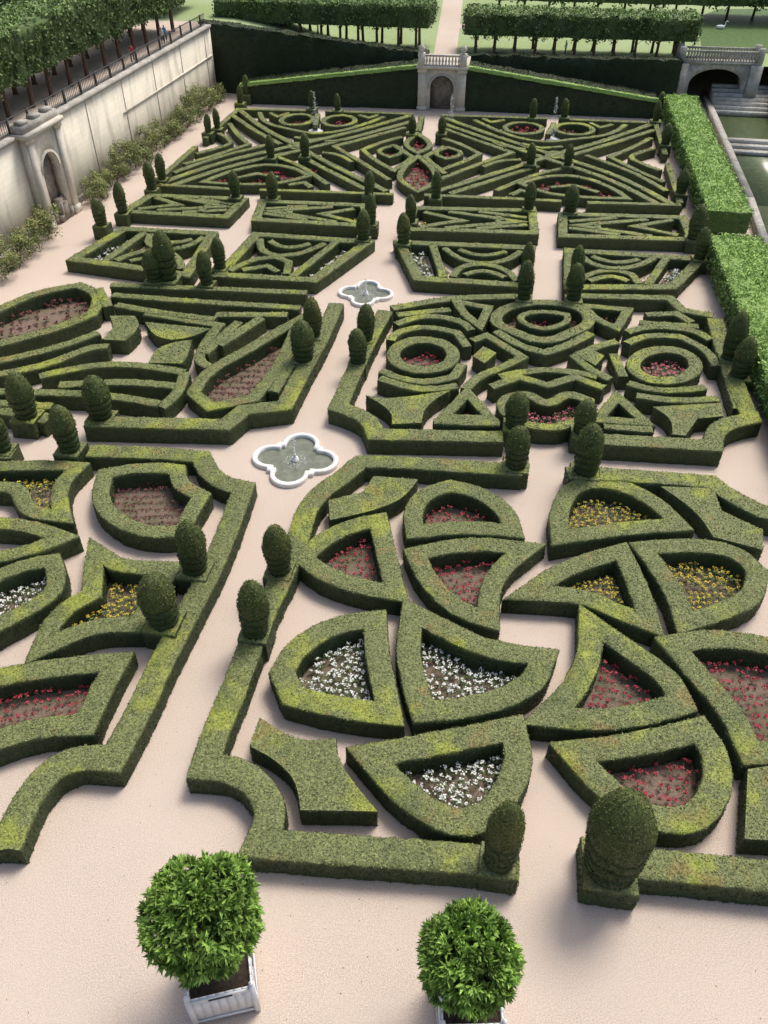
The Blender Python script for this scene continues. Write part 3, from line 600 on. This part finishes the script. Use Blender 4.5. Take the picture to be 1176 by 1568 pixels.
limerow([(-15,87.5),(4.3,84.1)],4.0,5.0,6.8,G3,step=1.75,tr=.12,offs=(1.2,-1.2),dens=34,size=.2)
limerow([(11,101),(45,96)],6,4.7,7.2,3.2,step=2.6,offs=(0,),dens=16,size=.3); limerow([(-30,106),(6,101.5)],6,5.0,7.6,G3,step=2.6,offs=(0,),dens=16,size=.3)
limerow([(-42,92),(-18,88.5)],6,TZ+1.8,TZ+4.5,TZ,step=2.6,offs=(1.5,-1.5),dens=16,size=.3)
z=3.26; pp=[G(u,v,z) for u,v in((1076,80),(1068,26),(1100,14),(1400,10),(1400,80))]; sheet("pond",pp,z,M_pond)
# ------------------------------------------------------------ right: hornbeams, moat, bridge
def green_box(L,wd,z1,z0=.35,name="clipped_hornbeam_hedge"):
    limerow(L,wd,z0,z1,0,M_lite,step=2.2,tr=.09,dens=75,size=.12,name=name,wob=.03,out=.06)
green_box([(24.7,74.2),(20.6,48.3)],2.6,1.75); green_box([(19.8,45.0),(18.2,34.0),(16.4,20.0)],2.9,1.75)
cl=[np.array(p) for p in((29.0,80.5),(24.2,54),(22.6,46.5),(17.5,15))]
def offc(p,o): nn=np.array([.98,-.19]); return p+nn*o
mb=MB(); mw=MB()
def quadstrip(mb,o0,o1,z0,z1,m):
    for a,b in zip(cl[:-1],cl[1:]):
        PP=[offc(a,o0),offc(a,o1),offc(b,o1),offc(b,o0)]
        V=[(p[0],p[1],z) for z in(z0,z1) for p in PP]
        mb.add(V,[(3,2,1,0),(4,5,6,7),(0,1,5,4),(1,2,6,5),(2,3,7,6),(3,0,4,7)],m)
quadstrip(mb,-.35,.05,-.05,.45,0); quadstrip(mb,5.0,5.5,-.05,1.9,0); quadstrip(mb,-.4,.1,.45,.53,0); quadstrip(mb,4.95,5.6,1.9,2.05,0)
mb.obj("moat_wall",[M_dstone])
quadstrip(mw,.05,5.0,.0,.02,0); mw.obj("water",[M_water])
mb=MB(); quadstrip(mb,5.6,60,0,1.95,0); mb.obj("grass_bank",[M_lawn])
cd=unit(np.array([[4.8,26.5]]))[0]; cn=np.array([cd[1],-cd[0]]); c0=np.array(cl[0])
def cpnt(s,o,z): q=c0-cd*s+cn*o; return (q[0],q[1],z)
mb=MB()
for k in range(7):
    mb.box(1.6+k*.62,2.22+k*.62-.002,.08,4.95,.0,1.55-.2*k,0,cpnt)
    mb.box(1.9+k*.62,2.2+k*.62,.7,4.3,1.55-.2*k+.003,1.55-.2*k+.02,1,cpnt)
for k in range(3):
    mb.box(14.2+k*.8,14.9+k*.8,.08,4.95,.0,.62-.18*k,0,cpnt); mb.box(14.7+k*.8,14.88+k*.8,.5,4.5,.625-.18*k,.64-.18*k,1,cpnt)
mb.obj("cascade_steps",[M_dstone,M_thin])
bl=np.array([25.2,77.6]); bd=unit(np.array([[5.9,-.75]]))[0]; bn=np.array([bd[1],-bd[0]])
def bp_(s,o,z): q=bl+bd*s+bn*o; return (q[0],q[1],z)
mb=MB(); LB=6.6
c=LB/2; hw=2.2; n=16
mb.box(0,c-hw,-1.6,0,0,3.4,0,bp_); mb.box(c+hw,LB,-1.6,0,0,3.4,0,bp_)
T=[math.pi-math.pi*i/n for i in range(n+1)]
for i in range(n):
    a=(c+hw*math.cos(T[i]),1.8+1.2*math.sin(T[i])); b2=(c+hw*math.cos(T[i+1]),1.8+1.2*math.sin(T[i+1]))
    pts=[(a[0],d,a[1]) for d in(0,-1.6)]+[(b2[0],d,b2[1]) for d in(0,-1.6)]+[(a[0],d,3.4) for d in(0,-1.6)]+[(b2[0],d,3.4) for d in(0,-1.6)]
    mb.add([bp_(*p) for p in pts],[(0,2,6,4),(0,1,3,2),(4,6,7,5),(1,5,7,3)],0)
mb.box(-.15,LB+.15,-1.7,.12,3.4,3.55,1,bp_)
for o in(-1.55,-.1):
    mb.box(-.1,LB+.1,o,o+.16,4.25,4.38,1,bp_); mb.box(-.1,LB+.1,o,o+.16,3.553,3.65,1,bp_)
    for s in np.arange(.55,LB-.3,.24): mb.box(s,s+.11,o+.03,o+.13,3.65,4.25,1,bp_)
    for s in(-.15,LB-.35,): mb.box(s,s+.5,o-.1,o+.26,3.556,4.6,1,bp_)
for s in(-.25,LB-.75): mb.box(s,s+.95,.003,.5,0,3.395,1,bp_)
mb.obj("stone_bridge",[M_dstone,M_dstone])
# ------------------------------------------------------------ potted orange trees
def tub(u,v,w_,h_,cz,R,rot,dx=0):
    x,y=G(u,v,h_); E=bpy.data.objects.new("potted_orange_tree",None); S.collection.objects.link(E)
    cr,sr=math.cos(rot),math.sin(rot); fn=lambda a,b,c:(x+a*cr-b*sr,y+a*sr+b*cr,c)
    mb=MB(); hw=w_/2; p=.09
    for sx_ in(-1,1):
        for sy in(-1,1):
            cx,cy=sx_*(hw-p/2),sy*(hw-p/2); mb.box(cx-p/2-.012,cx+p/2+.012,cy-p/2-.012,cy+p/2+.012,0,h_+.08,0,fn)
            lathe(mb,fn(cx,cy,0),[(h_+.08,.03),(h_+.11,.055),(h_+.15,.055),(h_+.19,.0)])
    t=.035
    for a in range(4):
        c,s=math.cos(a*math.pi/2),math.sin(a*math.pi/2); f2=lambda X,Y,Z,c=c,s=s:fn(X*c-Y*s,X*s+Y*c,Z)
        nb=7; bw=(w_-2*p)/nb
        for j in range(nb): mb.box(-hw+p+j*bw+.002,-hw+p+(j+1)*bw-.002,hw-p+.02,hw-p+.02+t,.14,h_-.02,0,f2)
        for z in(.12,h_-.13): mb.box(-hw+p-.01,hw-p+.01,hw-.03,hw-.004,z,z+.1,0,f2)
        mb.box(-hw*.35,hw*.35,hw-.002,hw+.02,h_-.12,h_-.09,1,f2)
    mb.obj("tub",[M_white,M_iron],E)
    mb=MB(); mb.box(-hw+p,hw-p,-hw+p,hw-p,h_-.16,h_-.12,0,fn); mb.obj("soil_fill",[M_dark if False else mat("potting_soil",(.03,.02,.015),(.07,.05,.035),12)],E)
    mb=MB(); k=10; RR=[(h_-.13,.09),(h_+.3,.065),(h_+.7,.06),(cz-.2,.05)]
    V=[(x+dx*i/3+r*math.cos(6.283*j/k),y+r*math.sin(6.283*j/k),z) for i,(z,r) in enumerate(RR) for j in range(k)]
    mb.add(V,[(i*k+j,i*k+(j+1)%k,(i+1)*k+(j+1)%k,(i+1)*k+j) for i in range(3) for j in range(k)],0)
    ctr=np.array([x+dx,y,cz])
    for _ in range(40):
        d=unit(rng.normal(0,1,(1,3)))[0]; e=ctr+d*R*.85; s0=np.array([x+dx,y,cz-R*.5]); a=np.cross(d,[0,0,1.]); a=a/np.linalg.norm(a)*.022; b_=np.cross(d,a)
        mb.add([s0-a,s0+a,s0+b_,e-a*.3,e+a*.3,e+b_*.3],[(0,1,4,3),(1,2,5,4),(2,0,3,5)],0)
    mb.obj("trunk",[M_bark],E)
    mb=MB(); n=9000; d=unit(rng.normal(0,1,(n,3))); rr=R*rng.uniform(.4,.86,(n,1)); so_=random.random()*9
    lf=lambda q:1+.17*mnoise.noise(Vector(q*2.4)+Vector((so_,0,0)))+.10*mnoise.noise(Vector(q*6))
    lump=np.array([lf(q) for q in d])[:,None]; pts=ctr+d*rr*lump
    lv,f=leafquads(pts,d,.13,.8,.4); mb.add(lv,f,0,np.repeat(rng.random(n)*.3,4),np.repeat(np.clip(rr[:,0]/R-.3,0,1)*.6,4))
    n=560; d=unit(rng.normal(0,1,(n,3))); lump=np.array([lf(q)+.07*random.random() for q in d])[:,None]; cs=ctr+d*R*.89*lump; L_=15
    idx=np.repeat(np.arange(n),L_); D=d[idx]; dirn=unit(D*.75+rng.normal(0,.60,D.shape)); base=cs[idx]; ln=rng.uniform(.15,.26,(len(idx),1)); tip=base+dirn*ln
    sd_=unit(np.cross(dirn,rng.normal(0,1,D.shape)))*.032; midp=base+dirn*ln*.5+D*.015
    V=np.stack([base,midp+sd_,tip-[0,0,.02],midp-sd_],1).reshape(-1,3)
    br_=np.repeat(np.repeat(rng.uniform(.1,1,n),L_)*rng.uniform(.7,1,len(idx)),4)
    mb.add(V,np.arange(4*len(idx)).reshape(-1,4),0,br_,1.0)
    mb.obj("foliage",[M_cit],E)
tub(333,1470,1.42,1.35,3.65,1.08,.22); tub(720,1517,1.34,1.3,3.08,.90,.02,-.15)
# ------------------------------------------------------------ people
def person(x,y,z,hd,shirt,trous,st=.14,sc=1.0):
    J={'pelvis':(0,0,.93),'spine':(0,.0,1.12),'chest':(0,0,1.33),'neck':(0,0,1.5),'head':(0,.02,1.60),'crown':(0,.01,1.72),
     'lsh':(.17,0,1.42),'lel':(.23,-.04,1.15),'lha':(.23,.06,.93),'rsh':(-.17,0,1.42),'rel':(-.23,.02,1.15),'rha':(-.22,.14,.95),
     'lhip':(.09,0,.88),'lkn':(.10,st*.7,.5),'lan':(.10,st*.6,.08),'lto':(.11,st*.6+.15,.04),'rhip':(-.09,0,.88),'rkn':(-.10,-st*.2,.5),'ran':(-.10,-st*1.2,.1),'rto':(-.11,-st*1.2+.14,.04)}
    R={'pelvis':.14,'spine':.12,'chest':.15,'neck':.055,'head':.095,'crown':.07,'lsh':.06,'lel':.045,'lha':.035,'rsh':.06,'rel':.045,'rha':.035,'lhip':.095,'lkn':.065,'lan':.045,'lto':.035,'rhip':.095,'rkn':.065,'ran':.045,'rto':.035}
    E=[('pelvis','spine'),('spine','chest'),('chest','neck'),('neck','head'),('head','crown'),('chest','lsh'),('lsh','lel'),('lel','lha'),('chest','rsh'),('rsh','rel'),('rel','rha'),('pelvis','lhip'),('lhip','lkn'),('lkn','lan'),('lan','lto'),('pelvis','rhip'),('rhip','rkn'),('rkn','ran'),('ran','rto')]
    K=list(J); me=bpy.data.meshes.new("person"); me.from_pydata([J[k] for k in K],[(K.index(a),K.index(b)) for a,b in E],[])
    o=bpy.data.objects.new("person",me); S.collection.objects.link(o); o.modifiers.new("s",'SKIN'); 
    for i,k in enumerate(K): me.skin_vertices[0].data[i].radius=(R[k],R[k]*(.75 if k in('chest','spine','pelvis') else 1))
    me.skin_vertices[0].data[0].use_root=True
    s=o.modifiers.new("u",'SUBSURF'); s.levels=1; s.render_levels=1
    dg=bpy.context.evaluated_depsgraph_get(); m2=bpy.data.meshes.new_from_object(o.evaluated_get(dg)); o.modifiers.clear(); o.data=m2
    m2.materials.clear()
    for c,nm in((trous,"trousers"),(shirt,"shirt"),((.45,.27,.19),"skin"),((.05,.03,.02),"hair")): m2.materials.append(mat(nm,c,tuple(min(1,a*1.2) for a in c),20,.8))
    for p in m2.polygons:
        c=p.center; p.use_smooth=True
        p.material_index=0 if c.z<.92 and abs(c.x)<.19 else (1 if c.z<1.47 and not(c.z<1.12 and abs(c.x)>.19) else 2)
        if c.z>1.66 or (c.z>1.54 and c.y<-.02): p.material_index=3
    o.location=(x,y,z); o.rotation_euler=(0,0,hd); o.scale=(sc,)*3
for (s,o_,hd,a,b_) in((24,-1.1,2.9,(.6,.6,.62),(.05,.06,.12)),(25,-1.3,2.8,(.12,.25,.5),(.06,.06,.06)),(18,-1.0,0,(.5,.1,.1),(.1,.1,.12))):
    x,y,_=wp(s,o_,0); person(x,y,TZ+.05,hd,a,b_,sc=.72)
for (x,y,hd,a,b_) in((16,81.0,1,(.6,.6,.6),(.05,.05,.1)),(25.5,79.0,2,(.1,.2,.5),(.3,.28,.2)),(-6,84.6,2,(.7,.7,.7),(.1,.1,.12)),(-9.5,85.0,0,(.5,.12,.1),(.05,.05,.08))):
    person(x,y,tz(x,y)+.01,hd,a,b_,sc=.72)
x,y=G(1103,44,3.27); me=bpy.data.meshes.new("swan"); me.from_pydata([(0,0,.14),(.28,0,.16),(-.3,0,.18),(-.48,0,.27),(.42,0,.32),(.40,0,.52),(.45,0,.66),(.55,0,.66),(.66,0,.62)],[(0,1),(0,2),(2,3),(1,4),(4,5),(5,6),(6,7),(7,8)],[])
o=bpy.data.objects.new("swan",me); S.collection.objects.link(o); o.modifiers.new("s",'SKIN')
for i,r in enumerate((.24,.18,.17,.05,.06,.045,.05,.06,.02)): me.skin_vertices[0].data[i].radius=(r,r*.85)
me.skin_vertices[0].data[0].use_root=True
s=o.modifiers.new("u",'SUBSURF'); s.levels=s.render_levels=2; me.materials.append(M_white); o.location=(x,y,3.26)
